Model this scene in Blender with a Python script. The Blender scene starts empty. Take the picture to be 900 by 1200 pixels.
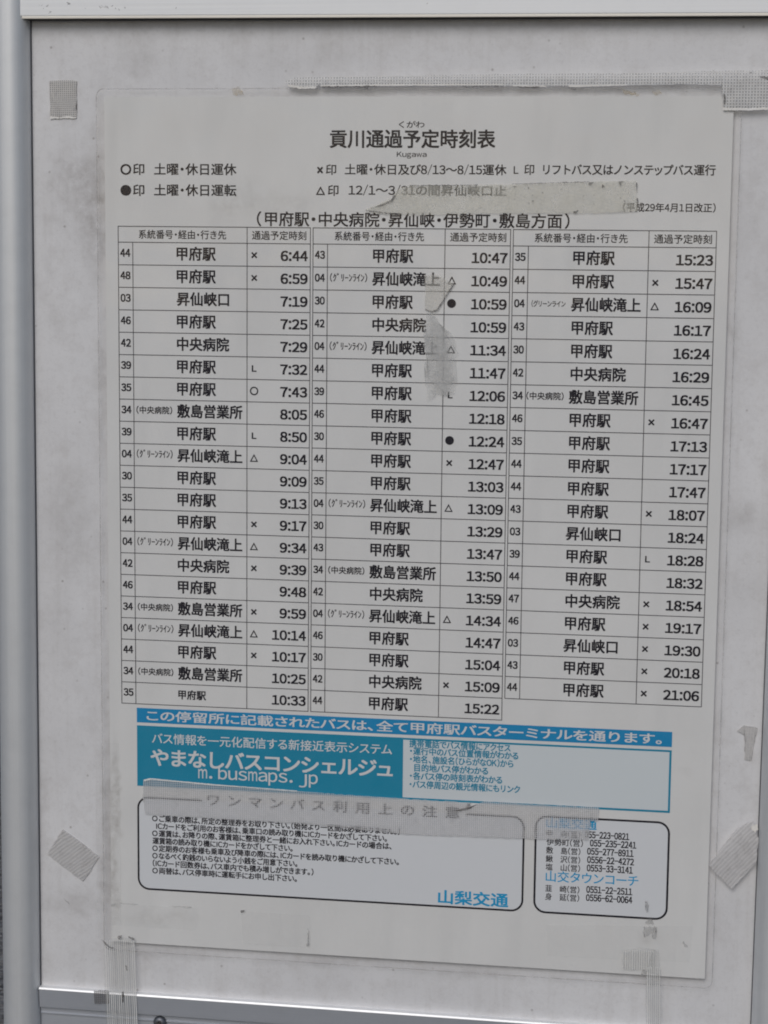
import bpy, bmesh, math, random
from mathutils import Vector, Matrix
random.seed(7)
SC = bpy.context.scene
COL = SC.collection
R = math.radians

# ------------------------------------------------------------------ camera
# Sheet frame: X right, Y down, D into the board, millimetres, origin at the
# paper's top left corner.  World: x = X, y = D, z = TOP - Y (metres).
TOP = 1.66
F = 2287.4327
def _rot(a):
    (cx, sx), (cy, sy), (cz, sz) = [(math.cos(t), math.sin(t)) for t in a]
    return (Matrix(((1, 0, 0), (0, cx, -sx), (0, sx, cx)))
            @ Matrix(((cy, 0, sy), (0, 1, 0), (-sy, 0, cy)))
            @ Matrix(((cz, -sz, 0), (sz, cz, 0), (0, 0, 1))))
RM = _rot((0.13126, 0.14861, 0.01013))
TV = Vector((-133.90461, -198.62294, 934.06039))
CP = -(RM.transposed() @ TV)                       # camera in the sheet frame
def w3(X, Y, D=0.0):
    return Vector((X / 1000, D / 1000, TOP - Y / 1000))
def axis(v):
    return Vector((v[0], v[2], -v[1]))
cam_data = bpy.data.cameras.new('camera')
cam = bpy.data.objects.new('camera', cam_data)
COL.objects.link(cam)
rx, dn, fw = axis(RM[0]), axis(RM[1]), axis(RM[2])
m = Matrix((rx, -dn, -fw)).transposed().to_4x4()
m.translation = w3(*CP)
cam.matrix_world = m
cam_data.sensor_fit = 'VERTICAL'
cam_data.sensor_height = 36
cam_data.sensor_width = 27
cam_data.lens = 36 * F / 1200
cam_data.clip_start = 0.05
cam_data.clip_end = 500
SC.camera = cam

# ------------------------------------------------------------------ light
SUN_EL, SUN_AZ = R(38), R(188)
world = bpy.data.worlds.new('World')
SC.world = world
world.use_nodes = True
wn = world.node_tree
sky = wn.nodes.new('ShaderNodeTexSky')
sky.sky_type = 'NISHITA'
sky.sun_disc = False
sky.sun_elevation = SUN_EL
sky.sun_rotation = SUN_AZ
sky.air_density = 1.0
sky.dust_density = 1.6
sky.ozone_density = 1.0
bg = wn.nodes['Background']
bg.inputs['Strength'].default_value = 0.08
wn.links.new(sky.outputs[0], bg.inputs[0])
sl = bpy.data.lights.new('sun', 'SUN')
sl.energy = 1.2
sl.angle = R(35)
sl.color = (1.0, 0.995, 0.99)
sun = bpy.data.objects.new('sun', sl)
COL.objects.link(sun)
sd = Vector((math.sin(SUN_AZ) * math.cos(SUN_EL), math.cos(SUN_AZ) * math.cos(SUN_EL), math.sin(SUN_EL)))
sun.rotation_euler = sd.to_track_quat('Z', 'Y').to_euler()
sun.location = sd * 5 + Vector((0, 0, 2))
SC.view_settings.view_transform = 'Standard'
SC.view_settings.look = 'None'
SC.view_settings.exposure = -0.10
SC.view_settings.gamma = 1
SC.cycles.filter_width = 1.9
SC.cycles.transparent_max_bounces = 24
SC.cycles.max_bounces = 8

# ------------------------------------------------------------------ helpers
def S(px, py, D=0.0):
    """point of the plane at depth D (mm) seen at this point of the photo -> sheet mm"""
    d = RM.transposed() @ Vector(((px - 450) / F, (py - 600) / F, 1))
    t = (D - CP[2]) / d[2]
    return (CP[0] + d[0] * t, CP[1] + d[1] * t)

def link(name, me, mat=None, parent=None):
    o = bpy.data.objects.new(name, me)
    COL.objects.link(o)
    if mat and me and not me.materials:
        me.materials.append(mat)
    if parent:
        o.parent = parent
    return o

def tag(o, label=None, cat=None, group=None, kind=None):
    if label: o['label'] = label
    if cat: o['category'] = cat
    if group: o['group'] = group
    if kind: o['kind'] = kind
    return o

def empty(name, loc=(0, 0, 0)):
    o = bpy.data.objects.new(name, None)
    o.empty_display_size = 0.02
    COL.objects.link(o)
    o.location = loc
    return o

def from_bm(name, bm, mat, parent=None, smooth=False):
    if parent:
        L = parent.location
        if parent.parent: L = L + parent.parent.location
        bmesh.ops.translate(bm, verts=bm.verts, vec=-L)
    me = bpy.data.meshes.new(name)
    bm.normal_update()
    bm.to_mesh(me)
    bm.free()
    if smooth:
        for p in me.polygons: p.use_smooth = True
    return link(name, me, mat, parent)

def quad(bm, X0, Y0, X1, Y1, D):
    vs = [bm.verts.new(w3(x, y, D)) for x, y in ((X0, Y1), (X1, Y1), (X1, Y0), (X0, Y0))]
    bm.faces.new(vs)

def slab(bm, pts, D, th, back=False):
    """flat piece, outline in sheet mm (any winding), front at D, th deep"""
    a = sum(pts[i][0] * pts[(i + 1) % len(pts)][1] - pts[(i + 1) % len(pts)][0] * pts[i][1] for i in range(len(pts)))
    if a > 0: pts = pts[::-1]
    front = [bm.verts.new(w3(x, y, D)) for x, y in pts]
    f = bm.faces.new(front)
    if th:
        rear = [bm.verts.new(w3(x, y, D + th)) for x, y in pts]
        n = len(pts)
        for i in range(n):
            j = (i + 1) % n
            bm.faces.new((front[j], front[i], rear[i], rear[j]))
        if back: bm.faces.new(rear[::-1])
    if len(pts) > 4:
        bmesh.ops.triangulate(bm, faces=[f])

def box(bm, x0, x1, y0, y1, d0, d1):
    slab(bm, [(x0, y0), (x1, y0), (x1, y1), (x0, y1)], d0, d1 - d0, True)

def rough_edge(pts, step=1.2, amp=0.18, rnd=random):
    out = []
    n = len(pts)
    for i in range(n):
        (x0, y0), (x1, y1) = pts[i], pts[(i + 1) % n]
        L = math.hypot(x1 - x0, y1 - y0)
        k = max(1, int(L / step))
        nx, ny = (y1 - y0) / max(L, 1e-6), -(x1 - x0) / max(L, 1e-6)
        for j in range(k):
            t = j / k
            a = rnd.gauss(0, amp) if j else rnd.gauss(0, amp * .4)
            out.append((x0 + (x1 - x0) * t + nx * a, y0 + (y1 - y0) * t + ny * a))
    return out

# ------------------------------------------------------------------ materials
class N:
    def __init__(s, name):
        s.m = bpy.data.materials.new(name); s.m.use_nodes = True
        s.t = s.m.node_tree; s.t.nodes.clear()
        s.out = s.t.nodes.new('ShaderNodeOutputMaterial')
    def n(s, typ, **kw):
        nd = s.t.nodes.new('ShaderNode' + typ)
        for k, v in kw.items():
            if hasattr(nd, k): setattr(nd, k, v)
        return nd
    def l(s, a, b): s.t.links.new(a, b)
    def math(s, op, a, b=0.0, c=0.0, clamp=False):
        nd = s.n('Math', operation=op, use_clamp=clamp)
        for i, v in enumerate((a, b, c)):
            if isinstance(v, (int, float)): nd.inputs[i].default_value = v
            else: s.l(v, nd.inputs[i])
        return nd.outputs[0]
    def pos(s): return s.n('NewGeometry').outputs['Position']
    def noise(s, scale, detail=4, rough=.55, vec=None, dist=0.0):
        nd = s.n('TexNoise'); nd.inputs['Scale'].default_value = scale
        nd.inputs['Detail'].default_value = detail; nd.inputs['Roughness'].default_value = rough
        nd.inputs['Distortion'].default_value = dist
        s.l(vec or s.pos(), nd.inputs['Vector']); return nd.outputs[0]
    def rng(s, v, a, b, c=0.0, d=1.0):
        nd = s.n('MapRange'); nd.inputs[1].default_value = a; nd.inputs[2].default_value = b
        nd.inputs[3].default_value = c; nd.inputs[4].default_value = d; s.l(v, nd.inputs[0]); return nd.outputs[0]
    def mix(s, f, a, b):
        nd = s.n('Mix', data_type='RGBA')
        for sock, v in ((nd.inputs[0], f), (nd.inputs[6], a), (nd.inputs[7], b)):
            if isinstance(v, (int, float)): sock.default_value = v
            elif isinstance(v, tuple): sock.default_value = (*v, 1)
            else: s.l(v, sock)
        return nd.outputs[2]
    def bump(s, h, dist, strength=1.0):
        nd = s.n('Bump'); nd.inputs['Strength'].default_value = strength
        nd.inputs['Distance'].default_value = dist; s.l(h, nd.inputs['Height']); return nd.outputs[0]
    def bsdf(s, col, rough=.6, metal=0.0, normal=None, spec=.5):
        p = s.n('BsdfPrincipled')
        if isinstance(col, tuple): p.inputs['Base Color'].default_value = (*col, 1)
        else: s.l(col, p.inputs['Base Color'])
        if isinstance(rough, (int, float)): p.inputs['Roughness'].default_value = rough
        else: s.l(rough, p.inputs['Roughness'])
        p.inputs['Metallic'].default_value = metal
        p.inputs['Specular IOR Level'].default_value = spec
        if normal: s.l(normal, p.inputs['Normal'])
        return p.outputs[0]
    def veil(s, c, rough, nb, through=.4):
        """tape that also lets scattered light through to what it covers"""
        tl = s.n('BsdfTranslucent')
        if isinstance(c, tuple): tl.inputs[0].default_value = (*c, 1)
        else: s.l(c, tl.inputs[0])
        mx = s.n('MixShader'); mx.inputs[0].default_value = through
        s.l(s.bsdf(c, rough, 0, nb, .3), mx.inputs[1]); s.l(tl.outputs[0], mx.inputs[2])
        return mx.outputs[0]
    def fin(s, sh): s.l(sh, s.out.inputs[0]); return s.m
    def scaled(s, sx, sy, sz, rot=0.0):
        mp = s.n('Mapping'); mp.inputs['Scale'].default_value = (sx, sy, sz)
        if rot:
            mr = s.n('VectorRotate', rotation_type='Y_AXIS'); mr.inputs['Angle'].default_value = rot
            s.l(s.pos(), mr.inputs['Vector']); s.l(mr.outputs[0], mp.inputs['Vector'])
        else: s.l(s.pos(), mp.inputs['Vector'])
        return mp.outputs[0]
    def blotch(s, px, py, rx, ry, power=1.0, ang=0.0):
        """soft mask centred where the photo shows it, radii in mm"""
        X, Y = S(px, py)
        c = w3(X, Y)
        sub = s.n('VectorMath', operation='SUBTRACT'); s.l(s.warped, sub.inputs[0]); sub.inputs[1].default_value = c
        v = sub.outputs[0]
        if ang:
            mr = s.n('VectorRotate', rotation_type='Y_AXIS'); mr.inputs['Angle'].default_value = R(ang)
            s.l(v, mr.inputs['Vector']); v = mr.outputs[0]
        mul = s.n('VectorMath', operation='MULTIPLY'); s.l(v, mul.inputs[0])
        mul.inputs[1].default_value = (1000 / rx, 0, 1000 / ry)
        ln = s.n('VectorMath', operation='LENGTH'); s.l(mul.outputs[0], ln.inputs[0])
        nd = s.n('MapRange', interpolation_type='SMOOTHSTEP')
        nd.inputs[1].default_value = 1.15; nd.inputs[2].default_value = .1
        nd.inputs[3].default_value = 0; nd.inputs[4].default_value = power
        s.l(ln.outputs['Value'], nd.inputs[0])
        return nd.outputs[0]
    def warp(s, amt=.004, scale=180):
        nz = s.n('TexNoise'); nz.inputs['Scale'].default_value = scale; nz.inputs['Detail'].default_value = 4
        s.l(s.pos(), nz.inputs['Vector'])
        a = s.n('VectorMath', operation='SUBTRACT'); s.l(nz.outputs['Color'], a.inputs[0]); a.inputs[1].default_value = (.5, .5, .5)
        b = s.n('VectorMath', operation='SCALE'); s.l(a.outputs[0], b.inputs[0]); b.inputs['Scale'].default_value = amt * 2
        c = s.n('VectorMath', operation='ADD'); s.l(s.pos(), c.inputs[0]); s.l(b.outputs[0], c.inputs[1])
        s.warped = c.outputs[0]

def mat_panel():
    k = N('dirty_white_paint'); k.warp(.008, 90)
    col = k.mix(k.rng(k.noise(14, 6, .6), .35, .7), (.64, .632, .636), (.72, .712, .716))
    fine = k.rng(k.noise(500, 3, .7), .52, .75, 0, .22)
    col = k.mix(fine, col, (.42, .40, .40))
    grime = k.rng(k.noise(70, 9, .8), .48, .76, 0, .36)
    col = k.mix(grime, col, (.40, .37, .35))
    drip = k.rng(k.noise(1, 6, .7, k.scaled(170, 170, 9)), .5, .75, 0, .22)
    col = k.mix(drip, col, (.45, .43, .41))
    flick = k.rng(k.noise(900, 4, .8), .62, .75, 0, .5)
    col = k.mix(flick, col, (.36, .34, .32))
    # brownish smudges, rub marks and old glue; longer darker bands along rail and sheet edges
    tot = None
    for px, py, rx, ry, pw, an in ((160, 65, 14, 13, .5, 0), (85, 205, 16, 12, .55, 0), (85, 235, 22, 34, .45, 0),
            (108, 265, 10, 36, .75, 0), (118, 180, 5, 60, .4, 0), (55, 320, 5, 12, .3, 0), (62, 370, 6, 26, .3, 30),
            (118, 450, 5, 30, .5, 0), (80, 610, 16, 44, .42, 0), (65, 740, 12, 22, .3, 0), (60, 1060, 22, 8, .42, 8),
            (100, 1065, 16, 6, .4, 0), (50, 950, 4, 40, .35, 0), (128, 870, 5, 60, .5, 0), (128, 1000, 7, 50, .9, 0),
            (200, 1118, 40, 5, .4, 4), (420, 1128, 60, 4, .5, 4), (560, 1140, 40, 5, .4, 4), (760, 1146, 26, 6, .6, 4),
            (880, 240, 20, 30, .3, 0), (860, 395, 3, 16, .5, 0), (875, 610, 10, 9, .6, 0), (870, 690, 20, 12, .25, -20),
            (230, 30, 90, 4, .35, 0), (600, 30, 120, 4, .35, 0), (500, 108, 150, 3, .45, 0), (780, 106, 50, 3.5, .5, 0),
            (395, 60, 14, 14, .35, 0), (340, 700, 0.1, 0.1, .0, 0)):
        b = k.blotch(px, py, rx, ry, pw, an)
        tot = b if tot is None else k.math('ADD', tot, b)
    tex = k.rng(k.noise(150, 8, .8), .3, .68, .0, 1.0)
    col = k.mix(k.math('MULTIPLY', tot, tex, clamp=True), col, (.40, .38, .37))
    # a few rusty flecks
    v = k.n('TexVoronoi'); v.inputs['Scale'].default_value = 130; k.l(k.pos(), v.inputs['Vector'])
    dots = k.math('MULTIPLY', k.rng(v.outputs['Distance'], .11, .03), k.rng(k.noise(30, 3), .5, .58), clamp=True)
    col = k.mix(k.math('MULTIPLY', dots, .6), col, (.20, .17, .155))
    nb = k.bump(k.noise(260, 5, .6), .0002, .5)
    return k.fin(k.bsdf(col, .42, 0, nb, .4))

def mat_alu(name, col, rough, metal=.75, streak=(4, 4, 900), grime=.25):
    k = N(name)
    st = k.noise(1, 3, .6, k.scaled(*streak))
    c = k.mix(k.rng(k.noise(60, 6, .7), .45, .8, 0, grime), col, tuple(x * .6 for x in col))
    c = k.mix(k.rng(st, .4, .7, 0, .12), c, tuple(x * .7 for x in col))
    return k.fin(k.bsdf(c, k.rng(st, .3, .7, rough - .06, rough + .08), metal, k.bump(st, .00008, .35), .5))

def mat_paper():
    k = N('printed_paper'); k.warp(.006, 120)
    c = k.mix(k.rng(k.noise(8, 4), .35, .7), (.665, .657, .64), (.70, .692, .675))
    c = k.mix(k.rng(k.noise(700, 2), .4, .7, 0, .05), c, (.55, .53, .5))
    tot = None
    for px, py, rx, ry, pw, an in ((275, 235, 18, 12, .3, 20), (330, 240, 22, 10, .28, 0), (600, 262, 26, 4, .2, 0),
                                   (134, 950, 4, 32, .8, 0), (137, 900, 3, 20, .35, 0), (134, 1040, 4, 26, .75, 0), (190, 1076, 26, 5, .3, 4),
                                   (515, 330, 8, 6, .3, 0), (760, 1100, 8, 6, .3, 0), (805, 905, 5, 3, .25, -30)):
        b = k.blotch(px, py, rx, ry, pw, an)
        tot = b if tot is None else k.math('ADD', tot, b)
    tex = k.rng(k.noise(200, 6, .75), .35, .7)
    c = k.mix(k.math('MULTIPLY', tot, tex, clamp=True), c, (.36, .335, .31))
    wav = k.bump(k.noise(1, 3, .5, k.scaled(16, 16, 4)), .012, 1)
    return k.fin(k.bsdf(c, .8, 0, wav, .2))

def mat_flat(name, col, rough=.6, spec=.3, vary=.5):
    k = N(name)
    c = k.mix(k.rng(k.noise(60, 6, .7), .4, .75, 0, vary), col, tuple(min(1, x * 1.5 + .01) for x in col))
    return k.fin(k.bsdf(c, rough, 0, None, spec))

def mat_film(name, tint=.0, col=(.55, .54, .52), gloss=1.0, rough=.12, bump=.0004, bscale=22):
    """clear plastic film: see-through, a little milky, reflecting by Fresnel"""
    k = N(name)
    nb = k.bump(k.noise(bscale, 3, .5), bump, 1.0)
    tr = k.n('BsdfTransparent').outputs[0]
    df = k.n('BsdfDiffuse'); df.inputs[0].default_value = (*col, 1)
    milk = k.n('MixShader')
    f = k.rng(k.noise(120, 5, .7), .35, .75, tint * .6, tint * 1.6)
    k.l(f, milk.inputs[0]); k.l(tr, milk.inputs[1]); k.l(df.outputs[0], milk.inputs[2])
    gl = k.n('BsdfGlossy'); gl.inputs['Roughness'].default_value = rough; k.l(nb, gl.inputs['Normal'])
    fr = k.n('Fresnel'); fr.inputs[0].default_value = 1.45; k.l(nb, fr.inputs['Normal'])
    front = k.math('SUBTRACT', 1.0, k.n('NewGeometry').outputs['Backfacing'])   # only the outer face is glossy
    mx = k.n('MixShader'); k.l(k.math('MULTIPLY', k.math('MULTIPLY', fr.outputs[0], front), gloss), mx.inputs[0])
    k.l(milk.outputs[0], mx.inputs[1]); k.l(gl.outputs[0], mx.inputs[2])
    return k.fin(mx.outputs[0])

def mat_gauze(name, pitch=.75, rot=0.0, thread=.92, gap=.5, col=(.52, .51, .49), dirt=.3, ratio=1.0, warp=.5, shade=.7):
    """woven repair tape: light threads, half clear adhesive in the gaps"""
    k = N(name)
    sep = k.n('SeparateXYZ')
    mp = k.scaled(1000 / pitch, 1, 1000 / pitch / ratio, R(rot))
    nz = k.n('TexNoise'); nz.inputs['Scale'].default_value = 120; k.l(k.pos(), nz.inputs['Vector'])
    a = k.n('VectorMath', operation='SCALE'); k.l(nz.outputs['Color'], a.inputs[0]); a.inputs['Scale'].default_value = warp
    b = k.n('VectorMath', operation='ADD'); k.l(mp, b.inputs[0]); k.l(a.outputs[0], b.inputs[1])
    k.l(b.outputs[0], sep.inputs[0])
    def thr(x):
        return k.rng(k.math('ABSOLUTE', k.math('SINE', k.math('MULTIPLY', x, math.pi))), .45, .9)
    mask = k.math('MAXIMUM', thr(sep.outputs[0]), k.math('MULTIPLY', thr(sep.outputs[2]), .9))
    alpha = k.rng(mask, 0, 1, gap, thread)
    alpha = k.math('MULTIPLY', alpha, k.rng(k.noise(60, 5, .7), .3, .7, .82, 1.08), clamp=True)
    c = k.mix(mask, tuple(x * shade for x in col), col)
    c = k.mix(k.rng(k.noise(220, 6, .8), .5, .72, 0, dirt), c, (.22, .19, .17))
    nb = k.bump(mask, .0002, .8)
    tr = k.n('BsdfTransparent').outputs[0]
    mx = k.n('MixShader'); k.l(alpha, mx.inputs[0]); k.l(tr, mx.inputs[1]); k.l(k.veil(c, .5, nb), mx.inputs[2])
    return k.fin(mx.outputs[0])

def mat_residue(name, col, lo, hi, dirt=.4, scale=140, rough=.5, thr=.35, soft=()):
    k = N(name); k.warp(.003, 200)
    f = k.rng(k.noise(scale, 6, .7), .35, .68, lo, hi)
    m_ = None
    for b_ in soft:
        q = k.blotch(*b_); m_ = q if m_ is None else k.math('MAXIMUM', m_, q)
    if m_ is not None: f = k.math('MULTIPLY', f, m_, clamp=True)
    c = k.mix(k.rng(k.noise(330, 5, .8), .55, .7, 0, dirt), col, (.13, .11, .09))
    tr = k.n('BsdfTransparent').outputs[0]
    nb = k.bump(k.noise(150, 5, .65), .0012, .6)
    mx = k.n('MixShader'); k.l(f, mx.inputs[0]); k.l(tr, mx.inputs[1]); k.l(k.veil(c, rough, nb, thr), mx.inputs[2])
    return k.fin(mx.outputs[0])

def mat_ground():
    k = N('asphalt_gravel')
    v = k.n('TexVoronoi'); v.inputs['Scale'].default_value = 70; k.l(k.pos(), v.inputs['Vector'])
    c = k.mix(k.rng(v.outputs['Color'], .1, .9), (.07, .065, .06), (.24, .225, .21))
    return k.fin(k.bsdf(c, .9, 0, k.bump(v.outputs['Distance'], .006, .8), .3))

M = dict(
    panel=mat_panel(), paper=mat_paper(), ground=mat_ground(),
    post=mat_alu('anodised_post', (.68, .69, .70), .5, .5, (900, 900, 3), .2),
    rail=mat_alu('anodised_rail', (.80, .805, .81), .38, .15, (3, 900, 900), .08),
    lip=mat_alu('rail_lip', (.80, .76, .68), .45, .2, (3, 900, 900), .1),
    sill=mat_alu('bare_sill', (.50, .52, .56), .4, .45, (3, 900, 900), .15),
    ledge=mat_alu('lit_ledge', (.90, .90, .90), .5, .5, (3, 900, 900), .0),  # pale base colour carries the skylight glint along this edge
    shade_strip=mat_flat('painted_shade', (.05, .047, .045), .8),
    gap_strip=mat_flat('gap_shade', (.09, .09, .10), .7),
    ink=mat_flat('black_ink', (.006, .004, .010), .6, .25, .25),
    rule=mat_flat('ruled_line', (.035, .032, .04), .6),
    blue=mat_flat('blue_ink', (.001, .225, .46), .6, .3, .12),
    paletint=mat_flat('paler_tint', (.66, .67, .685), .8, .2, .02),
    tint=mat_flat('pale_tint', (.61, .65, .665), .8, .2, .02),
    teal=mat_flat('teal_ink', (.002, .225, .36), .6, .3, .12),
    cyan=mat_flat('cyan_ink', (.002, .28, .52), .6),
    white=mat_flat('unprinted_white', (.64, .64, .64), .7, .2, .05),
    film=mat_film('laminate_film', .015, (.6, .6, .6), .8, .10, .0022, 11),
    clear=mat_film('clear_tape', .02, (.7, .69, .67), .6, .14, .0008, 60),
    edge=mat_residue('film_edge', (.46, .45, .44), .15, .7, .2, 60),
    gauze=mat_gauze('woven_tape', .96, 0, .80, .08, (.82, .81, .81), .15, 1, .2, .6),
    gauze_dark=mat_gauze('old_woven_tape', 1.0, 1, .95, .5, (.78, .76, .73), .3, 1, .25),
    gauze_top=mat_gauze('wide_woven_tape', 1.35, 0, .93, .45, (.88, .87, .85), .3, 1.0, .25),
    ribbed_a=mat_gauze('ribbed_tape_a', 1.6, -53, .97, .90, (.80, .785, .775), .3, .36, 1.1, .84),
    ribbed_b=mat_gauze('ribbed_tape_b', 1.6, -42, .97, .90, (.84, .82, .81), .3, .36, 1.1, .84),
    small=mat_gauze('small_woven_tape', .7, 5, .9, .5, (.82, .80, .78), .2),
    beige=mat_residue('yellowed_tape', (.80, .775, .68), .24, .56, .22, 90),
    smear=mat_residue('frosted_glue', (.66, .655, .64), .2, .8, .15, 110, .5, .35, ((512, 415, 11, 24, 1.6), (512, 385, 8, 14, 1.3), (518, 445, 9, 12, 1.4))),
    torn=mat_residue('torn_tape', (.80, .77, .70), .3, .5, .12, 90),
    scrap=mat_gauze('dark_grid_tape', 1.0, 0, .65, .2, (.26, .25, .25), .2, 1, .2),
    yellow=mat_residue('yellow_glue', (.55, .44, .26), .1, .6, .1, 300),
    filament=mat_film('filament_tape_film', .10, (.50, .50, .48), 1.2, .2, .0003, 60),
    thread=mat_flat('glass_thread', (.72, .71, .68), .4, .5),
    frayed=mat_flat('frayed_edge', (.74, .71, .66), .6),
    dirt=mat_flat('slot_black', (.06, .05, .045), .9),
    smudge=mat_residue('grey_smudge', (.36, .35, .34), .1, .5, .2, 160, .5, 0.0),
    greydirt=mat_residue('grey_dirt', (.10, .09, .085), .3, .85, .3, 300, .5, 0.0),
    screw=mat_alu('dull_screw', (.16, .165, .18), .45, .8, (30, 30, 30), .4),
)

# ------------------------------------------------------------------ the frame
ground = from_bm('ground', (lambda b: (bmesh.ops.create_grid(b, x_segments=2, y_segments=2, size=150), b)[1])(bmesh.new()), M['ground'])
tag(ground, kind='structure')

FA = 0.0034                                       # the frame leans by this against the sheet
def fr(X, Y):                                     # frame-aligned mm -> sheet mm
    cx, cy = 140, 200
    return (cx + (X - cx) - (Y - cy) * FA, cy + (Y - cy) + (X - cx) * FA)
def unfr(X, Y):
    cx, cy = 140, 200
    return (X + (Y - cy) * FA, Y - (X - cx) * FA)

frame = empty('notice_board', w3(140, 700, 0))
tag(frame, 'weathered white board in a grey aluminium frame behind the timetable', 'notice board')

def fbox(bm, x0, x1, y0, y1, d0, d1, bev=0.0):
    b2 = bmesh.new()
    pts = [fr(x0, y0), fr(x1, y0), fr(x1, y1), fr(x0, y1)]
    slab(b2, pts, d0, d1 - d0, True)
    if bev:
        bmesh.ops.recalc_face_normals(b2, faces=b2.faces)
        bmesh.ops.bevel(b2, geom=list(b2.edges), offset=bev / 1000, segments=3, affect='EDGES', profile=.6)
    me = bpy.data.meshes.new('tmp'); b2.to_mesh(me); b2.free(); bm.from_mesh(me); bpy.data.meshes.remove(me)
    return bm

PANEL_D = 2.5
bm = bmesh.new(); fbox(bm, -46, 332, -50, 452, PANEL_D, PANEL_D + 4)
from_bm('backing_panel', bm, M['panel'], frame)

def post(x_in, side):
    """rounded aluminium upright, x_in = its inner edge (frame mm), side -1 left, +1 right"""
    bm = bmesh.new()
    w, d0, d1, r = 19.0, -7.5, 14.0, 8.8
    xc = x_in + side * w / 2
    prof = []
    for cxs, cyd, a0 in ((xc + w / 2 - r, d0 + r, 0), (xc + w / 2 - 2, d1 - 2, 90), (xc - w / 2 + 2, d1 - 2, 180), (xc - w / 2 + r, d0 + r, 270)):
        rr = r if a0 in (0, 270) else 2
        for i in range(15):
            a = R(a0 - 90 + i * 90 / 14)
            prof.append((cxs + rr * math.cos(a), cyd + rr * math.sin(a)))
    rows = []
    for y in [-160 + 8 * 118 * i / 118 for i in range(0, 228)]:
        row = []
        for x, d in prof:
            X, Y = fr(x, y); row.append(bm.verts.new(w3(X, Y, d)))
        rows.append(row)
        if y > TOP * 1000 - 30: break
    n = len(prof)
    for a, b in zip(rows, rows[1:]):
        for i in range(n):
            bm.faces.new((a[i], a[(i + 1) % n], b[(i + 1) % n], b[i]))
    bm.faces.new(rows[0]); bm.faces.new(rows[-1][::-1])
    bmesh.ops.recalc_face_normals(bm, faces=bm.faces)
    return from_bm('post', bm, M['post'], frame, True)
xl = unfr(*S(41, 900, -3))[0]
xr = unfr(*S(886, 1070, -3))[0]
post(xl, -1)
post(xr, 1)
yt = unfr(*S(450, 20.2, -5))[1]
yb = unfr(*S(300, 1171.7, PANEL_D))[1]

bm = bmesh.new(); fbox(bm, xl - 3, xr + 3, yt - 42, yt - 1.2, -5, 10, .5)
top_rail = from_bm('top_rail', bm, M['rail'], frame)
bm = bmesh.new(); fbox(bm, xl - 2, xr + 2, yt - 1.25, yt, -4.9, -3.4, .25)
from_bm('lip', bm, M['lip'], top_rail)
bm = bmesh.new(); fbox(bm, xl - 2, xr + 2, yt - 1.1, yt + .25, -3.2, PANEL_D - .05)
from_bm('shade_strip', bm, M['shade_strip'], top_rail)  # dark strip standing in for the shadow line under the rail
# dark strips standing in for the shaded gap where post meets board
for x0 in (xl + .03, xr - .43):
    bm = bmesh.new(); fbox(bm, x0, x0 + .4, yt + .3, yb - .2, 1.6, PANEL_D - .02)
    from_bm('gap_strip', bm, M['gap_strip'], frame)
# bottom sill: a bright ledge, a face leaning back, a recess, then a ribbed channel
def prof_bar(pts, x0, x1, mat, name, parent):
    bm = bmesh.new()
    a = [bm.verts.new(w3(*fr(x0, y), d)) for y, d in pts]
    b = [bm.verts.new(w3(*fr(x1, y), d)) for y, d in pts]
    n = len(pts)
    for i in range(n):
        bm.faces.new((a[i], b[i], b[(i + 1) % n], a[(i + 1) % n]))
    bm.faces.new(a[::-1]); bm.faces.new(b)
    bmesh.ops.recalc_face_normals(bm, faces=bm.faces)
    return from_bm(name, bm, mat, parent)
sill = prof_bar([(yb + .5, PANEL_D + .6), (yb + .5, -1.3), (yb + 10.6, -0.4), (yb + 10.6, PANEL_D + .6)], xl + .3, xr - .3, M['sill'], 'bottom_rail', frame)
prof_bar([(yb - .05, PANEL_D + .4), (yb + .0, -1.0), (yb + .75, -1.5), (yb + .95, -1.5), (yb + .49, PANEL_D + .4)], xl + .3, xr - .3, M['ledge'], 'ledge', sill)
chan = prof_bar([(yb + 11.4, 6), (yb + 11.4, 1.6), (yb + 13.8, 1.6), (yb + 14.0, .9), (yb + 14.5, .9), (yb + 14.8, 1.8),
                 (yb + 60, 1.8), (yb + 60, 6)], xl + .3, xr - .3, M['sill'], 'lower_channel', frame)
prof_bar([(yb + 10.7, 5.9), (yb + 10.7, 3.5), (yb + 11.3, 3.5), (yb + 11.3, 5.9)], xl + .3, xr - .3, M['shade_strip'], 'shadow_gap', frame)  # dark bar in the gap, its colour standing in for shadow

def screw(px, py):
    X, Y = S(px, py, 1)
    bm = bmesh.new()
    prof = [(3.4, 1.75), (3.4, .6), (3.0, -.3), (2.2, -.9), (1.3, -1.15), (.95, -1.0), (.7, -.2), (0.001, -.1)]
    rings = [[bm.verts.new(w3(X + r * math.cos(a), Y + r * math.sin(a), d)) for a in [2 * math.pi * i / 28 for i in range(28)]] for r, d in prof]
    for a, b in zip(rings, rings[1:]):
        for i in range(28):
            bm.faces.new((a[i], a[(i + 1) % 28], b[(i + 1) % 28], b[i]))
    bmesh.ops.recalc_face_normals(bm, faces=bm.faces)
    s = from_bm('screw', bm, M['screw'], frame, True)
    bm = bmesh.new()
    for an in (.4, .4 + math.pi / 2):
        c, q = math.cos(an), math.sin(an)
        pts = [(X + c * u - q * v, Y + q * u + c * v) for u, v in ((-1.6, -.3), (1.6, -.3), (1.6, .3), (-1.6, .3))]
        slab(bm, pts, -1.22 - an * .01, .5)
    from_bm('screw_slot', bm, M['dirt'], s)  # near-black cross laid on the head to draw its recess
screw(187.5, 1198)

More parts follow.
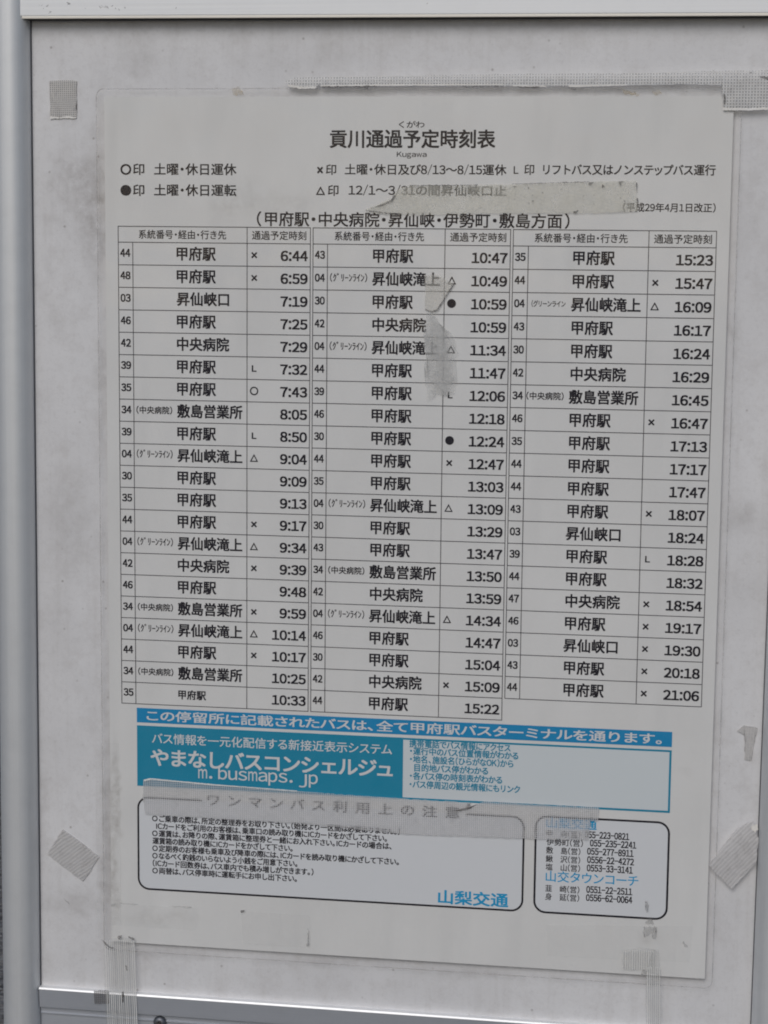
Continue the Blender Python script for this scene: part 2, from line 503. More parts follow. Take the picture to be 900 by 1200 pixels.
# paint chips on the top rail
def chips(px, py, n, spread, size):
    for _ in range(n):
        X, Y = S(px + random.uniform(-spread, spread), py + random.uniform(-spread * .35, spread * .35), -5)
        r = size * random.uniform(.4, 1)
        an = random.uniform(-1, 1)
        pts = []
        for i in range(8):
            a = 2 * math.pi * i / 8
            rr = r * random.uniform(.4, 1.1)
            x, y = rr * math.cos(a) * 1.4, rr * math.sin(a) * .6
            pts.append((X + x * math.cos(an) - y * math.sin(an), Y + x * math.sin(an) + y * math.cos(an)))
        bm = bmesh.new(); slab(bm, pts, -5.06, 0)
        from_bm('paint_chip', bm, M['smudge'], top_rail)
for a in ((52, 8, 5, 8, .75), (57, 14, 2, 3, .7), (81, 4, 3, 2, .9), (101, 10, 2, 2, .7), (119, 9, 3, 5, .8), (131, 10, 7, 9, .9),
          (146, 9, 2, 3, .7), (206, 9, 1, 2, .6), (502, 4, 1, 2, .5)):
    chips(*a)

# ------------------------------------------------------------------ the sheet
sheet = empty('timetable_sheet', w3(148, 420, 0))
tag(sheet, 'laminated A3 bus timetable with three columns of departures, taped to the board', 'timetable')
bm = bmesh.new(); slab(bm, [(0, 0), (297, 0), (297, 420), (0, 420)], 0, .25, True)
from_bm('paper', bm, M['paper'], sheet)
PRINT_D = -.12

def rr_pts(x0, y0, x1, y1, r, n=8):
    pts = []
    for cx, cy, a0 in ((x1 - r, y0 + r, -90), (x1 - r, y1 - r, 0), (x0 + r, y1 - r, 90), (x0 + r, y0 + r, 180)):
        for i in range(n + 1):
            a = R(a0 + 90 * i / n)
            pts.append((cx + r * math.cos(a), cy + r * math.sin(a)))
    return pts
def ring(bm, outer, inner, D):
    n = len(outer)
    a = [bm.verts.new(w3(x, y, D)) for x, y in outer]
    b = [bm.verts.new(w3(x, y, D)) for x, y in inner]
    for i in range(n):
        j = (i + 1) % n
        bm.faces.new((a[i], b[i], b[j], a[j]))

# ---- lettering: the font built into Blender, turned to mesh
_cache = {}
_gl = {}
def glyph(ch):
    """outline of one character as (vertices, faces, x0, x1), tessellated by Blender"""
    if ch in _gl: return _gl[ch]
    c = bpy.data.curves.new('t', 'FONT'); c.body = ch; c.size = 1
    c.resolution_u = 3; c.fill_mode = 'FRONT'
    o = bpy.data.objects.new('t', c); COL.objects.link(o)
    me = bpy.data.meshes.new_from_object(o.evaluated_get(bpy.context.evaluated_depsgraph_get()))
    bpy.data.objects.remove(o); bpy.data.curves.remove(c)
    vs = [(v.co.x, v.co.y) for v in me.vertices]; fs = [tuple(p.vertices) for p in me.polygons]
    bpy.data.meshes.remove(me)
    xs = [v[0] for v in vs] or [0]
    _gl[ch] = (vs, fs, min(xs), max(xs))
    return _gl[ch]
LATIN = {':': .27, '.': .30, '/': .42, '-': .36, '(': .40, ')': .40, 'I': .30, ' ': .45, ',': .3, 'm': .72, 'M': .8, 'w': .72, 'C': .66, 'K': .66, 'O': .7, 'L': .5}
NARROW = {'・': .52, '、': .55, '。': .55, '（': .55, '）': .55, '　': 1.0, '～': .95}
def glyphs(s, weight=0.0, mono=False):
    key = (s, weight, mono)
    if key in _cache: return _cache[key]
    V, Fc = [], []
    pen = 0.0
    for ch in s:
        o = ord(ch)
        if 0x21 <= o <= 0x7e:
            g = glyph('I' if ch == 'I' else chr(o + 0xfee0)); adv = .5 if mono else LATIN.get(ch, .56)
            w = g[3] - g[2]
            k = min(1.0, (adv - (.07 if mono else .075)) / w) if w > 0 else 1
            if ch in '.:' : k = .9
            off = pen + (adv - w * k) / 2 - g[2] * k
            if ch == '.' and mono: off = pen + .08 - g[2] * k
        elif ch == ' ':
            pen += .5 if mono else .45; continue
        else:
            g = glyph(ch); k = 1.0
            if ch in NARROW:
                adv = NARROW[ch]; off = pen + (adv - (g[3] - g[2])) / 2 - g[2]
                if ch in '、。': off = pen + .06 - g[2]
            elif 0xff61 <= o <= 0xff9f: adv = .5; off = pen
            elif 0x3040 <= o <= 0x30ff:
                adv = .92 if ch not in 'ッュョャっゃゅょ' else .8; off = pen + (adv - 1.0) / 2
            else: adv = 1.0; off = pen
        # heavier strokes: the same outline laid down again a hair to each side
        sh = [(0, 0)] if weight == 0 else [(-weight, -weight * .8), (weight, -weight * .8), (weight, weight * .8), (-weight, weight * .8)]
        for i, (dx, dy) in enumerate(sh):
            n = len(V)
            V += [(x * k + off + dx, y + dy, i * 3e-6) for x, y in g[0]]
            Fc += [tuple(n + q for q in f) for f in g[1]]
        pen += adv
    me = bpy.data.meshes.new('lettering'); me.from_pydata(V, [], Fc)
    xs = [v[0] for v in V]; ys = [v[1] for v in V]
    _cache[key] = (me, (min(xs), max(xs), min(ys), max(ys)))
    return _cache[key]
def is_cjk(s): return any(ord(ch) > 0x2e80 for ch in s)

def text_mm(name, s, X0, X1, Yc, h, parent, mat, weight=.0, D=None, fit=False, mono=False):
    me0, bb = glyphs(s, weight, mono)
    sx = (X1 - X0) / (bb[1] - bb[0])
    if fit: sy, cy = h / (bb[3] - bb[2]), (bb[2] + bb[3]) / 2
    elif is_cjk(s): sy, cy = h / .90, .365
    else: sy, cy = h / .75, .36
    key = (s, weight, mat.name, mono)
    if key not in _cache:
        me = me0.copy(); me.materials.clear(); me.materials.append(mat); me.name = name
        _cache[key] = me
    o = link(name, _cache[key], None, parent)
    L = parent.location.copy()
    if parent.parent: L += parent.parent.location
    o.rotation_euler = (R(90), 0, 0)
    o.scale = (sx / 1000, sy / 1000, 1)
    o.location = w3(X0 - bb[0] * sx, Yc + cy * sy, PRINT_D if D is None else D) - L
    return o

def T(name, s, x0, x1, yc, h, parent, mat, weight=.0, **kw):
    """words placed by where they are read: x0..x1 and middle height on the sheet"""
    ym = yc
    X0, _ = S(x0, ym); X1, _ = S(x1, ym)
    Xm, Yc = S((x0 + x1) / 2, ym)
    _, Ya = S((x0 + x1) / 2, ym - h / 2); _, Yb = S((x0 + x1) / 2, ym + h / 2)
    return text_mm(name, s, X0, X1, Yc, Yb - Ya, parent, mat, weight, **kw)

INK, B = M['ink'], .026
T('reading', 'くがわ', 467.5, 497.5, 146, 8, sheet, INK, .006)
T('title', '貢川通過予定時刻表', 386.5, 580.5, 163, 20.5, sheet, INK, .022)
T('romanised_name', 'Kugawa', 465, 500, 181.8, 8.0, sheet, INK, .006, fit=True)
for nm, s, x0, x1, y, h, wt in (
        ('legend_symbol', '○', 141.2, 153.8, 198.5, 13, .012), ('legend_text', '印', 156, 169.2, 198.5, 13, .006),
        ('legend_text', '土曜・休日運休', 180.5, 277, 198.5, 13.2, .006),
        ('legend_symbol', '●', 141.2, 153.8, 223, 13, .0), ('legend_text', '印', 156, 169.2, 223, 13, .006),
        ('legend_text', '土曜・休日運転', 180.5, 277, 223, 13.2, .006),
        ('legend_symbol', '×', 371.7, 378.6, 199.3, 8, .01), ('legend_text', '印', 382, 394, 198.9, 12, .005),
        ('legend_text', '土曜・休日及び8/13～8/15運休', 404, 593.5, 198.9, 12.2, .005),
        ('legend_symbol', 'L', 602, 607.5, 199.2, 9, .005), ('legend_text', '印', 614.5, 626, 198.9, 12, .005),
        ('legend_text', 'リフトバス又はノンステップバス運行', 636.5, 838.7, 199.2, 12.2, .006),
        ('legend_symbol', '△', 370.3, 381, 223.5, 10, .01), ('legend_text', '印', 384.3, 396.7, 223.3, 12.4, .005),
        ('legend_text', '12/1～3/31の間昇仙峡口止', 408.5, 593.5, 223.3, 12.4, .003),
        ('revision_date', '(平成29年4月1日改正)', 730, 838.7, 243.4, 10.2, .004),
        ('direction_line', '（甲府駅・中央病院・昇仙峡・伊勢町・敷島方面）', 301, 667.5, 258.0, 16.5, .006)):
    fit = nm == 'legend_symbol'
    wt += .010
    if s in '○●': h = 12.6
    T(nm, s, x0, x1, y, h, sheet, INK, wt, fit=fit)

# ---- the timetable
CX = [(6.4, 13.6, 69.95, 100.7), (102.0, 109.0, 165.15, 196.0), (197.3, 204.45, 260.25, 291.1)]
HY0, Y0, DY = 61.15, 68.75, 10.83
G, C_, GF = '(ｸﾞﾘｰﾝﾗｲﾝ)', '(中央病院)', '(グリーンライン'
K, CH, TG, TU, SH = '甲府駅', '中央病院', '昇仙峡口', '昇仙峡滝上', '敷島営業所'
ROWS = [
 [(44, K, '×', '6:44'), (48, K, '×', '6:59'), (3, TG, '', '7:19'), (46, K, '', '7:25'), (42, CH, '', '7:29'), (39, K, 'L', '7:32'),
  (35, K, '○', '7:43'), (34, SH, '', '8:05'), (39, K, 'L', '8:50'), (4, TU, '△', '9:04'), (30, K, '', '9:09'), (35, K, '', '9:13'),
  (44, K, '×', '9:17'), (4, TU, '△', '9:34'), (42, CH, '×', '9:39'), (46, K, '', '9:48'), (34, SH, '×', '9:59'), (4, TU, '△', '10:14'),
  (44, K, '×', '10:17'), (34, SH, '', '10:25'), (35, K, '', '10:33')],
 [(43, K, '', '10:47'), (4, TU, '△', '10:49'), (30, K, '●', '10:59'), (42, CH, '', '10:59'), (4, TU, '△', '11:34'), (44, K, '', '11:47'),
  (39, K, 'L', '12:06'), (46, K, '', '12:18'), (30, K, '●', '12:24'), (44, K, '×', '12:47'), (35, K, '', '13:03'), (4, TU, '△', '13:09'),
  (30, K, '', '13:29'), (43, K, '', '13:47'), (34, SH, '', '13:50'), (42, CH, '', '13:59'), (4, TU, '△', '14:34'), (46, K, '', '14:47'),
  (30, K, '', '15:04'), (42, CH, '×', '15:09'), (44, K, '', '15:22')],
 [(35, K, '', '15:23'), (44, K, '×', '15:47'), (4, TU, '△', '16:09'), (43, K, '', '16:17'), (30, K, '', '16:24'), (42, CH, '', '16:29'),
  (34, SH, '', '16:45'), (46, K, '×', '16:47'), (35, K, '', '17:13'), (44, K, '', '17:17'), (44, K, '', '17:47'), (43, K, '×', '18:07'),
  (3, TG, '', '18:24'), (39, K, 'L', '18:28'), (44, K, '', '18:32'), (47, CH, '×', '18:54'), (46, K, '×', '19:17'), (3, TG, '×', '19:30'),
  (43, K, '×', '20:18'), (44, K, '×', '21:06')]]
LW = .17
def lines(bm, x0, x1, y0, y1, verts_x, first):
    if first: quad(bm, x0 - LW, y0 - LW, x1 + LW, y0 + LW, PRINT_D)
    quad(bm, x0 - LW, y1 - LW, x1 + LW, y1 + LW, PRINT_D)
    for x in verts_x:
        quad(bm, x - LW, y0 + LW + .01, x + LW, y1 - LW - .01, PRINT_D)
for c in range(3):
    x0, xd, xt, x1 = CX[c]
    bm = bmesh.new(); lines(bm, x0, x1, HY0, Y0, (x0, xt, x1), True)
    hd = from_bm('table_heading', bm, M['rule'], sheet)
    hy = (HY0 + Y0) / 2
    text_mm('heading_text', '系統番号・経由・行き先', x0 + (10.2, 10.4, 10.0)[c], x0 + (53.3, 53.2, 53.2)[c], hy, 4.1, hd, INK, .010)
    text_mm('heading_text', '通過予定時刻', xt + 2.4, x1 - 2.0, hy, 4.1, hd, INK, .010)
    for r, (num, dest, sym, tm) in enumerate(ROWS[c]):
        ya, yb_ = Y0 + DY * r, Y0 + DY * (r + 1)
        ym = (ya + yb_) / 2
        bm = bmesh.new(); lines(bm, x0, x1, ya, yb_, (x0, xd, xt, x1), False)
        row = from_bm('table_row', bm, M['rule'], sheet)
        jx = random.uniform(-.06, .06)
        text_mm('route_number', '%02d' % num, x0 + .95, xd - 1.2, ym - .35, 3.85, row, INK, .032, fit=True)
        dx = xd + (21.7, 21.9, 21.0)[c]
        if dest == TG or dest == TU or dest == SH: dx -= (0, .3, .5)[c]
        small = (c == 0 and r == 20)
        pitch = 6.55 if not small else 4.8
        text_mm('destination', dest, dx, dx + pitch * len(dest) - .35, ym - .1, 6.2 if not small else 4.5, row, INK, B)
        if dest == TU:
            if c == 2: text_mm('route_note', GF, xd + 2.0, dx - 2.6, ym - .3, 2.9, row, INK, .014)
            else: text_mm('route_note', G, xd + 1.3, dx - 2.4, ym - .5, 3.9, row, INK, .012)
        if dest == SH: text_mm('route_note', C_, xd + 1.3 - (.9 if c == 2 else 0), dx - 2.5, ym - .3, 3.5, row, INK, .018)
        w = len(tm) * 3.72 - 1.75
        text_mm('departure_time', tm, x1 - 1.3 - w, x1 - 1.2, ym + .35, 5.0, row, INK, .030, fit=True)
        if sym:
            sw = {'×': 2.9, 'L': 2.3, '○': 4.1, '●': 4.2, '△': 4.0}[sym]
            sh_ = {'×': 2.9, 'L': 3.1, '○': 4.1, '●': 4.2, '△': 3.7}[sym]
            xc = xt + 3.5
            text_mm('service_symbol', sym, xc - sw / 2, xc + sw / 2, ym + .15, sh_, row, INK, .0 if sym == '●' else (.035 if sym == 'L' else .014), fit=True)

# ---- blue banner, company panels
def prect(px0, py0, px1, py1):
    X0, Ya = S(px0, py0); X1, Yb = S(px1, py1)
    return X0, Ya, X1, Yb
bx0, by0 = S(160.4, 829.3); _, by1 = S(160.4, 846.3); bx1, _ = S(787.6, 866)
bm = bmesh.new(); quad(bm, bx0, by0, bx1, by1, PRINT_D)
ban = from_bm('blue_banner', bm, M['blue'], sheet)
UP = PRINT_D - .06
T('banner_text', 'この停留所に記載されたバスは、全て甲府駅バスターミナルを通ります。', 172, 776, 852.3, 12.0, ban, M['white'], .018, D=UP)
_, py0 = S(160.4, 849.8); _, py1 = S(160.4, 920.6); pxr, _ = S(472.2, 900)
bm = bmesh.new(); quad(bm, bx0, py0, pxr, py1, PRINT_D)
pan = from_bm('teal_panel', bm, M['teal'], sheet)
T('panel_text', 'バス情報を一元化配信する新接近表示システム', 178.2, 459.5, 871.8, 12.0, pan, M['white'], .010, D=UP)
T('panel_text', 'やまなしバスコンシェルジュ', 176.5, 460.5, 894.3, 20.0, pan, M['white'], .022, D=UP)
T('web_address', 'm.busmaps.jp', 232.5, 372.5, 909.8, 20.5, pan, M['white'], .006, D=UP - .02, fit=True, mono=True)
t = 1.0
bm = bmesh.new()
quad(bm, pxr + .02, py0 + .05, bx1, py0 + t, PRINT_D); quad(bm, pxr + .02, py1 - t, bx1, py1, PRINT_D)
quad(bm, bx1 - t, py0 + t + .01, bx1, py1 - t - .01, PRINT_D)
bt_ = bmesh.new(); quad(bt_, pxr + .02, py0 + t + .02, bx1 - t - .02, py1 - t - .02, PRINT_D + .05)
ibx = from_bm('information_border', bm, M['teal'], sheet)
from_bm('tinted_ground', bt_, M['tint'], ibx)
for s, x0, x1, y in (('携帯電話でバス情報にアクセス', 479.8, 598.5, 873.9), ('・運行中のバス位置情報がわかる', 480.5, 607.5, 882.9),
        ('・地名、施設名(ひらがなOK)から', 480.5, 601.8, 892.3), ('目的地バス停がわかる', 485.5, 572, 901.6),
        ('・各バス停の時刻表がわかる', 480.3, 588.6, 911.6), ('・バス停周辺の観光情報にもリンク', 480, 609.6, 922.0)):
    T('information_text', s, x0, x1, y, 8.6, ibx, M['teal'], .022, D=UP)

def rounded_box(name, x0, y0, x1, y1, r, t, gap=None):
    bm = bmesh.new()
    o = rr_pts(x0, y0, x1, y1, r); i = rr_pts(x0 + t, y0 + t, x1 - t, y1 - t, r - t)
    a = [bm.verts.new(w3(x, y, PRINT_D)) for x, y in o]; b = [bm.verts.new(w3(x, y, PRINT_D)) for x, y in i]
    n = len(o)
    for k in range(n):
        j = (k + 1) % n
        if gap and k == n - 1:      # the top edge, broken for the heading
            for g0, g1 in ((x0 + r, gap[0]), (gap[1], x1 - r)): quad(bm, g0, y0, g1, y0 + t, PRINT_D)
            continue
        bm.faces.new((a[k], b[k], b[j], a[j]))
    o_ = from_bm(name, bm, INK, sheet)
    bm = bmesh.new(); slab(bm, rr_pts(x0 + t / 2, y0 + t / 2, x1 - t / 2, y1 - t / 2, r - t / 2), PRINT_D + .05, 0)
    from_bm('tinted_ground', bm, M['paletint'], o_)
    return o_
nx0, _ = S(161.2, 985); nx1, _ = S(614.2, 1010); _, ny0 = S(215, 935.6); _, ny1 = S(300, 1050.2)
g0, _ = S(237, 936); g1, _ = S(546, 950)
nb = rounded_box('notice_box', nx0, ny0, nx1, ny1, 6.0, .95, (g0, g1))
T('notice_heading', ' '.join('ワンマンバス利用上の注意'), 243, 539, 945.0, 13.0, nb, INK, .020)
for i, (s, x0, x1, y) in enumerate((
        ('○ご乗車の際は、所定の整理券をお取り下さい。(始発より一区間は必要ありません。)', 178.3, 469, 967.4),
        ('ICカードをご利用のお客様は、乗車口の読み取り機にICカードをかざして下さい。', 183, 453.6, 976.4),
        ('○運賃は、お降りの際、運賃箱に整理券と一緒にお入れ下さい。ICカードの場合は、', 178.4, 459, 984.8),
        ('運賃箱の読み取り機にICカードをかざして下さい。', 178.8, 343, 990.2),
        ('○定期券のお客様も乗車及び降車の際には、ICカードを読み取り機にかざして下さい。', 178.6, 467.6, 1002.2),
        ('○なるべく釣銭のいらないよう小銭をご用意下さい。', 178.6, 348.6, 1007.8),
        ('(ICカード回数券は、バス車内でも積み増しができます。)', 179, 367.5, 1016.6),
        ('○両替は、バス停車時に運転手にお申し出下さい。', 178.6, 348, 1025.3))):
    X0, Yc = S(x0, 958.9 + 8.72 * i + (x0 - 178.4) * .06)
    X1, _ = S(x1, y)
    text_mm('notice_text', s, X0, X1, Yc, 3.3, nb, INK, .028)
T('company_name', '山梨交通', 513.3, 595.8, 1053.2, 15.5, nb, M['cyan'], .026)

qx0, _ = S(626.0, 1005); qx1, _ = S(784.2, 1010); _, qy0 = S(700, 958.7); _, qy1 = S(700, 1073.8)
pb = rounded_box('telephone_box', qx0, qy0, qx1, qy1, 6.0, 1.0)
T('company_name', '山梨交通', 640.4, 699.4, 965.3, 12, pb, M['cyan'], .02)
for nm, ph, xa, xb, xc, xd, y in (
        ('甲　府(営)', '055-223-0821', 640.4, 680, 685, 737.5, 977.6), ('伊勢町(営)', '055-235-2241', 640.4, 683.2, 691.3, 745.7, 987.5),
        ('敷　島(営)', '055-277-8911', 640, 680.2, 688, 742.6, 997.2), ('鰍　沢(営)', '0556-22-4272', 639.6, 680, 688, 743, 1007.1),
        ('塩　山(営)', '0553-33-3141', 639.4, 679.8, 687.6, 741.6, 1016.8), ('韮　崎(営)', '0551-22-2511', 639, 679, 687, 741, 1042.0),
        ('身　延(営)', '0556-62-0064', 638.8, 678.8, 686.6, 741, 1051.6)):
    T('office_name', nm, xa, xb, y, 7.8, pb, INK, .014)
    T('telephone_number', ph, xc, xd, y + 1.6, 8.2, pb, INK, .03, fit=True, mono=True)
T('company_name', '山交タウンコーチ', 639.5, 748.2, 1029.6, 12.5, pb, M['cyan'], .010)

# ---- the laminate, larger than the paper, with its sealed rim
LX0, LY0, LX1, LY1 = -4.0, -4.0, 300.8, 424.6
bm = bmesh.new(); slab(bm, rr_pts(LX0, LY0, LX1, LY1, 4), -.45, .0)
lam = from_bm('laminate', bm, M['film'], sheet)
bm = bmesh.new(); ring(bm, rr_pts(LX0, LY0, LX1, LY1, 4), rr_pts(LX0 + .5, LY0 + .5, LX1 - .5, LY1 - .5, 3.5), -.5)
from_bm('sealed_edge', bm, M['edge'], lam)

# ------------------------------------------------------------------ tape and residue
def tape(name, pts_px, mat, label, cat, D=-.8, th=.25, amp=.12, step=1.4, group=None):
    pts = rough_edge([S(x, y, D) for x, y in pts_px], step, amp)
    bm = bmesh.new(); slab(bm, pts, D, th)
    xs = [p[0] for p in pts]; ys = [p[1] for p in pts]
    root = empty(name, w3(sum(xs) / len(xs), max(ys), D))
    tag(root, label, cat, group)
    from_bm('tape_strip', bm, mat, root)
    return root

def bits(parent, name, pts_px, mat, D, amp=.15):
    bm = bmesh.new(); slab(bm, rough_edge([S(x, y, D) for x, y in pts_px], .5, amp), D, .0)
    return from_bm(name, bm, mat, parent)

tape('tape_patch', [(58, 95), (75, 94), (90, 95), (89.5, 139), (80, 138), (59, 139.5)], M['gauze_dark'],
     'small grey woven tape patch in the upper left corner of the board', 'tape', D=1.9, th=.5, amp=.15)
r = [o for o in COL.objects if o.name == 'tape_patch'][0]
bits(r, 'frayed_edge', [(59, 136.5), (70, 137.6), (80, 136), (89, 137.5), (89, 139.2), (78, 138.4), (59, 139.8)], M['frayed'], 1.8)
top = tape('woven_tape', [(333, 97), (345, 91), (420, 89.5), (600, 87), (735, 86), (790, 84.5), (848, 83), (900, 82.5), (925, 83), (925, 127), (900, 128),
      (880, 129), (848, 128.5), (846, 100), (800, 98.5), (735, 100), (675, 100.5), (600, 101), (500, 100.5), (376, 101), (374, 97), (371, 103), (350, 102)],
     M['gauze_top'], 'long grey woven tape along the top edge of the timetable, wider at its right end', 'tape', D=-1.1, th=.5, amp=.14)
for seg in ([(376, 100), (440, 98.7), (500, 98.6), (590, 98.2), (590, 99.4), (500, 100.4), (420, 100.6), (376, 102)],
            [(600, 99.5), (640, 100.6), (640, 101.6), (602, 101.2)], [(665, 100), (735, 99), (735, 100), (668, 102)],
            [(337, 99), (352, 101.3), (370, 101), (370, 103.5), (352, 104.3), (338, 101)],
            [(848, 126), (875, 127), (900, 125.5), (900, 128.5), (880, 129.3), (847, 129)]):
    bits(top, 'frayed_edge', seg, M['frayed'], -1.2, .1)
for seg in ([(376, 101), (440, 100.6), (455, 101), (430, 102.2), (378, 102.8)], [(605, 101.2), (633, 101.6), (628, 103.4), (608, 102.6)],
            [(666, 102), (672, 104), (684, 104.4), (670, 105)], [(889, 89), (900, 90), (900, 94), (892, 91.5)],
            [(848, 109), (850.5, 113), (850, 123), (848, 122)], [(878, 84), (882, 84.3), (880, 86.5)], [(540, 101), (590, 100.6), (590, 101.6), (545, 102.2)],
            [(425, 100), (433, 100), (431, 105), (427, 104)]):
    bits(top, 'dirt_mark', seg, M['greydirt'], -1.25, .1)

bt = tape('yellowed_tape', [(428, 245.5), (441, 240), (450, 236), (460, 232), (463, 226), (470, 220), (480, 217.3), (560, 217), (640, 214.5), (700, 212.6), (745, 211.5),
      (747, 247.5), (700, 249.5), (640, 249.8), (560, 250.2), (500, 252), (440, 250)],
     M['beige'], 'beige translucent tape strip torn at its left end, below the legend lines', 'tape', D=-.9, amp=.12)
for seg in ([(434, 244), (447, 239.5), (458, 234), (461, 228), (464, 229), (460, 236), (448, 241.5)], [(690, 213.5), (696, 213), (692, 217.5), (690, 217)],
            [(706, 216), (709, 219), (706, 220.5)], [(725, 212.5), (732, 212), (729, 214), (727, 219)], [(672, 247.5), (678, 246), (676, 250), (672, 250)],
            [(745.5, 214), (747, 214), (747, 226), (746, 226)], [(746, 232), (747.6, 232), (748, 240), (746.6, 240)], [(601, 217.5), (608, 219), (603, 220)], [(428, 246), (470, 251), (469, 252.4), (432, 247.6)],
            [(480, 216.8), (560, 216.2), (560, 217.2), (480, 217.8)], [(600, 215.3), (690, 212.6), (690, 213.5), (600, 216.2)]):
    bits(bt, 'dirt_mark', seg, M['greydirt'], -1.0, .12)
for i in range(22):
    x, y = random.uniform(470, 742), random.uniform(217, 247)
    q = random.uniform(.5, 1.3)
    bits(bt, 'dirt_mark', [(x - q, y - q * .4), (x + q, y - q), (x + q * .6, y + q)], M['greydirt'], -1.0, .1)

mt = tape('torn_tape', [(497.5, 322), (512, 322), (527, 330), (533, 331), (524, 344), (512, 363), (506, 365), (498, 362)],
          M['torn'], 'small torn tape scrap over the second column at 10:49 and 10:59', 'tape', D=-.9, amp=.12)
bits(mt, 'fold_line', [(498, 362), (506, 364.6), (512, 362.6), (523, 345), (532, 331), (533.5, 331.5), (524.5, 346), (512.6, 364.4), (506, 366), (498, 363.5)], M['greydirt'], -.98, .06)
tape('glue_smear', [(499, 366), (512, 372), (520, 386), (530, 392), (535, 405), (534, 440), (533, 462), (520, 464), (512, 462), (500, 473), (498, 440), (497, 400)],
     M['smear'], 'grey frosted glue smear below the torn scrap in the second column', 'tape residue', D=-.85, amp=.5, step=2, th=.1)

E_top = [(168, 914), (175, 912.5), (250, 919.5), (348, 927), (450, 934.5), (543, 940.5)]
big = tape('long_woven_tape', E_top + [(552, 941), (545, 946.5), (556, 943.5), (567, 939.5), (640, 943.5), (702, 946.5), (701, 962), (692, 962), (690, 984),
      (640, 983.5), (556, 981), (480, 978), (420, 972), (350, 965), (260, 960), (170, 954), (167, 935)],
     M['gauze'], 'long woven tape across the notice heading below the teal panel', 'tape', D=-.95, amp=.14)
bits(big, 'frayed_edge', [(168.5, 913.6), (176, 912), (250, 919), (348, 926.5), (348, 927.3), (250, 920.3), (177, 913.4), (169, 915.5)], M['frayed'], -1.05, .05)
bits(big, 'dirt_mark', [(532, 950), (542, 947.5), (552, 945), (560, 942), (551, 948), (540, 951)], M['greydirt'], -1.05, .08)

tape('ribbed_tape_patch', [(73.6, 972.5), (92, 985), (116, 1004.5), (107, 1019), (97, 1032.5), (80, 1020), (55.5, 1001), (62, 990)],
     M['ribbed_a'], 'slanted grey ribbed tape patch on the lower left of the board', 'tape', D=1.9, th=.5, amp=.15)
gp = tape('slanted_tape_patch', [(883, 962), (872, 967), (862, 973), (846, 994), (830.6, 1014), (842, 1026), (858, 1042), (876, 1022), (886, 1011), (889, 985)],
     M['ribbed_b'], 'slanted grey ribbed tape patch against the right post', 'tape', D=-.9, th=.6, amp=.15)
bits(gp, 'frayed_edge', [(880, 968), (887, 966), (889, 972), (884, 975), (881, 972)], M['frayed'], -1.0, .25)
tape('hooked_tape_scrap', [(864, 857), (872, 850), (887.5, 853), (884, 872), (880, 892), (872.5, 890), (873, 862)],
     M['small'], 'small hook shaped woven tape scrap at the right edge of the board', 'tape', D=1.9, th=.5, amp=.15)

# clear tape, almost invisible, with dirt caught on its edges
ct = tape('clear_tape', [(112, 1058), (160, 1060.5), (231, 1064.5), (233, 1076), (229, 1090), (160, 1086), (113, 1083)], M['clear'],
          'clear tape strip over the lower left corner of the timetable', 'tape', D=-.8, th=.2, amp=.06)
for seg in ([(131, 1059), (136, 1058.5), (135, 1061), (130, 1062)], [(140, 1058), (162, 1059.5), (162, 1060.3), (140, 1058.9)], [(200, 1061.5), (224, 1062.5), (225, 1064), (200, 1062.5)],
            [(74, 1052), (80, 1057), (82, 1060), (77, 1056.5)]):
    bits(ct, 'dirt_mark', seg, M['smudge'], -.9 if seg[0][0] > 112 else 1.9, .08)
ct = tape('clear_tape', [(283, 1068), (362, 1073), (366, 1090), (362, 1111), (285, 1106)], M['clear'],
          'faint clear tape square on the bottom margin, left of centre', 'tape', D=-.8, th=.2, amp=.06)
bits(ct, 'dirt_mark', [(360, 1088), (362, 1089), (362.5, 1108), (359.5, 1110), (360.4, 1100)], M['smudge'], -.9, .4)
bits(ct, 'dirt_mark', [(282, 1067), (287, 1066.5), (286, 1069), (282, 1070)], M['greydirt'], -.9, .15)
ct = tape('clear_tape', [(640, 1084), (720, 1085), (812, 1085.5), (808, 1128), (720, 1124), (642, 1120)], M['clear'],
          'clear tape strip across the lower right bottom margin', 'tape', D=-.8, th=.2, amp=.06)
for seg in ([(800, 1103), (804, 1106), (806.5, 1110), (802, 1108.5)], [(756, 1056), (759, 1056), (759.5, 1069), (756.5, 1069)], [(754, 1086), (770, 1086.5), (768, 1100), (765, 1100), (764, 1094), (758, 1097), (755, 1099)],
            [(757, 1075), (764, 1076), (766, 1083), (757, 1083)], [(753, 1137), (760, 1138), (757, 1145), (752, 1143)]):
    bits(ct, 'dirt_mark', seg, M['smudge'], -.9, .3)
sp = tape('edge_tape', [(112, 872), (139, 871), (141, 985), (142, 1060), (140, 1098), (115, 1099), (113, 985)], M['clear'],
          'dusty clear tape running down the left edge of the timetable', 'tape', D=-.75, th=.2, amp=.12)

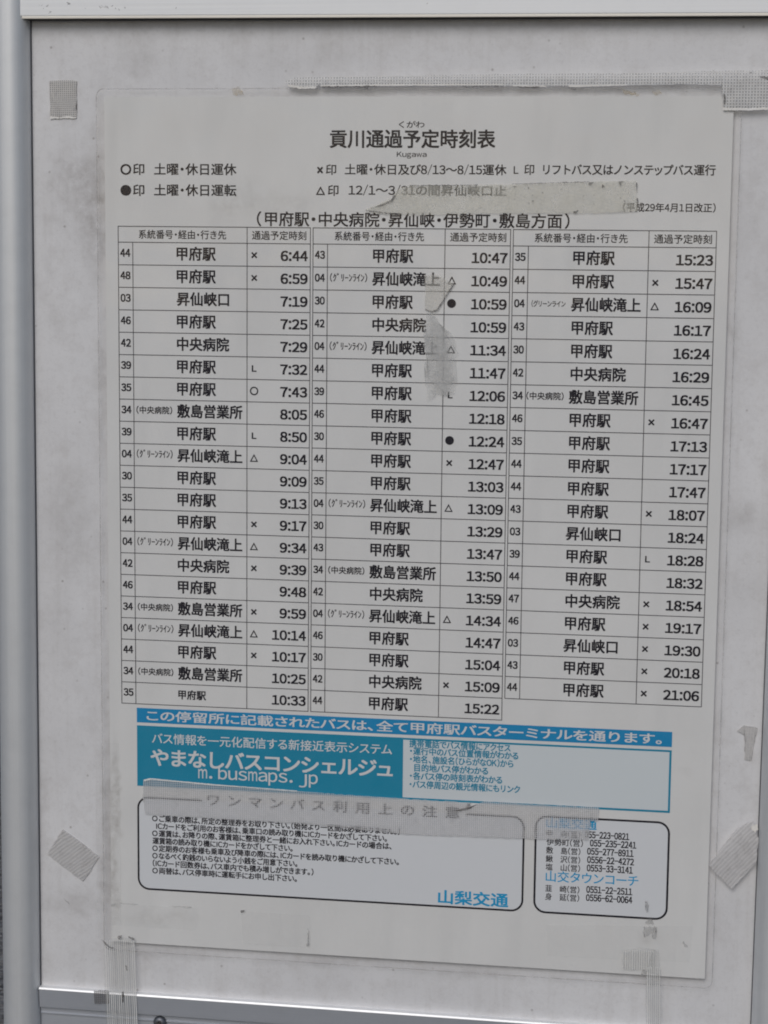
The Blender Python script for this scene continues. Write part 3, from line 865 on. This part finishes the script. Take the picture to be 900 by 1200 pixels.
# filament tapes with their threads
def filament(label, outline, x_a, x_b, y_top, y_bot, n, shift, D=-1.7):
    root = tape('filament_tape', outline, M['filament'], label, 'tape', D=D, th=.1, amp=.05)
    bm = bmesh.new()
    for i in range(n):
        t = (i + .5) / n
        xa = x_a + (x_b - x_a) * t + random.uniform(-.2, .2)
        w = random.uniform(.28, .45)
        pts = [S(xa - w, y_top, D), S(xa + w, y_top + random.uniform(-1, 1), D), S(xa + w + shift, y_bot, D), S(xa - w + shift, y_bot, D)]
        slab(bm, pts, D - .12, .1)
    o = from_bm('glass_threads', bm, M['thread'], root); o['kind'] = 'stuff'
    return root
f1 = filament('wide filament tape with glass threads running down over the bottom rail, left side',
         [(121, 1102), (140, 1098), (157, 1101), (159, 1150), (163, 1212), (124.5, 1212), (122, 1150)], 122, 158, 1102, 1212, 15, 4)
for seg in ([(147, 1131), (149, 1133), (149.5, 1138), (147.8, 1137)], [(118, 1100), (124, 1108), (131, 1112), (136, 1111), (130, 1110), (123, 1104)],
            [(138, 1097), (143, 1096), (142, 1100), (138, 1101)], [(150, 1097), (158, 1100), (157, 1102), (151, 1099.5)],
            [(143, 1162), (145, 1162), (144.5, 1175), (143, 1175)]):
    bits(f1, 'dirt_mark', seg, M['greydirt'], -1.95, .12)
f2 = filament('narrow filament tape running down over the board, lower right side',
         [(766, 1113), (772, 1113), (774, 1150), (774.5, 1212), (757, 1212), (757, 1150), (758, 1134)], 757.5, 774, 1133, 1212, 7, .5)
f3 = filament('short filament tape stub on the bottom margin beside the narrow filament tape',
         [(729, 1114), (750, 1111), (768, 1112), (766, 1136), (742, 1137), (729, 1136)], 729, 767, 1114, 1136, 14, -.3, -1.4)
rs = tape('dark_tape_scrap', [(110, 1161), (127, 1160.5), (128, 1176), (111, 1176.5)], M['scrap'],
          'dark grid tape scrap stuck on the bottom rail under the wide filament tape', 'tape', D=-1.55, th=.3, amp=.1)
# yellow glue specks above the paper
for lab, pts in (('yellow glue speck above the paper, towards the upper left', [(272, 104), (280, 101), (286, 111), (278, 112), (273, 111)]),
                 ('long yellow glue speck under the top tape, towards the right', [(728, 104), (738, 107), (750, 110), (748, 112), (732, 111)]),
                 ('short yellow glue speck under the top tape, rightmost', [(764, 106), (772, 105), (776, 110), (768, 112)])):
    tape('glue_speck', pts, M['yellow'], lab, 'glue residue', D=-.6, th=.0, amp=.25, step=.8)
# hair caught under the top rail
bm = bmesh.new()
pp = [S(97 + i * 2.6, 19.5 + (i ** 1.35) * .75, 1.5) for i in range(7)]
slab(bm, pp + [(x + .14, y + .2) for x, y in pp[::-1]], 1.5, .1)
h = from_bm('white_hair', bm, M['frayed']); tag(h, 'pale hair caught under the top rail at the upper left', 'hair')
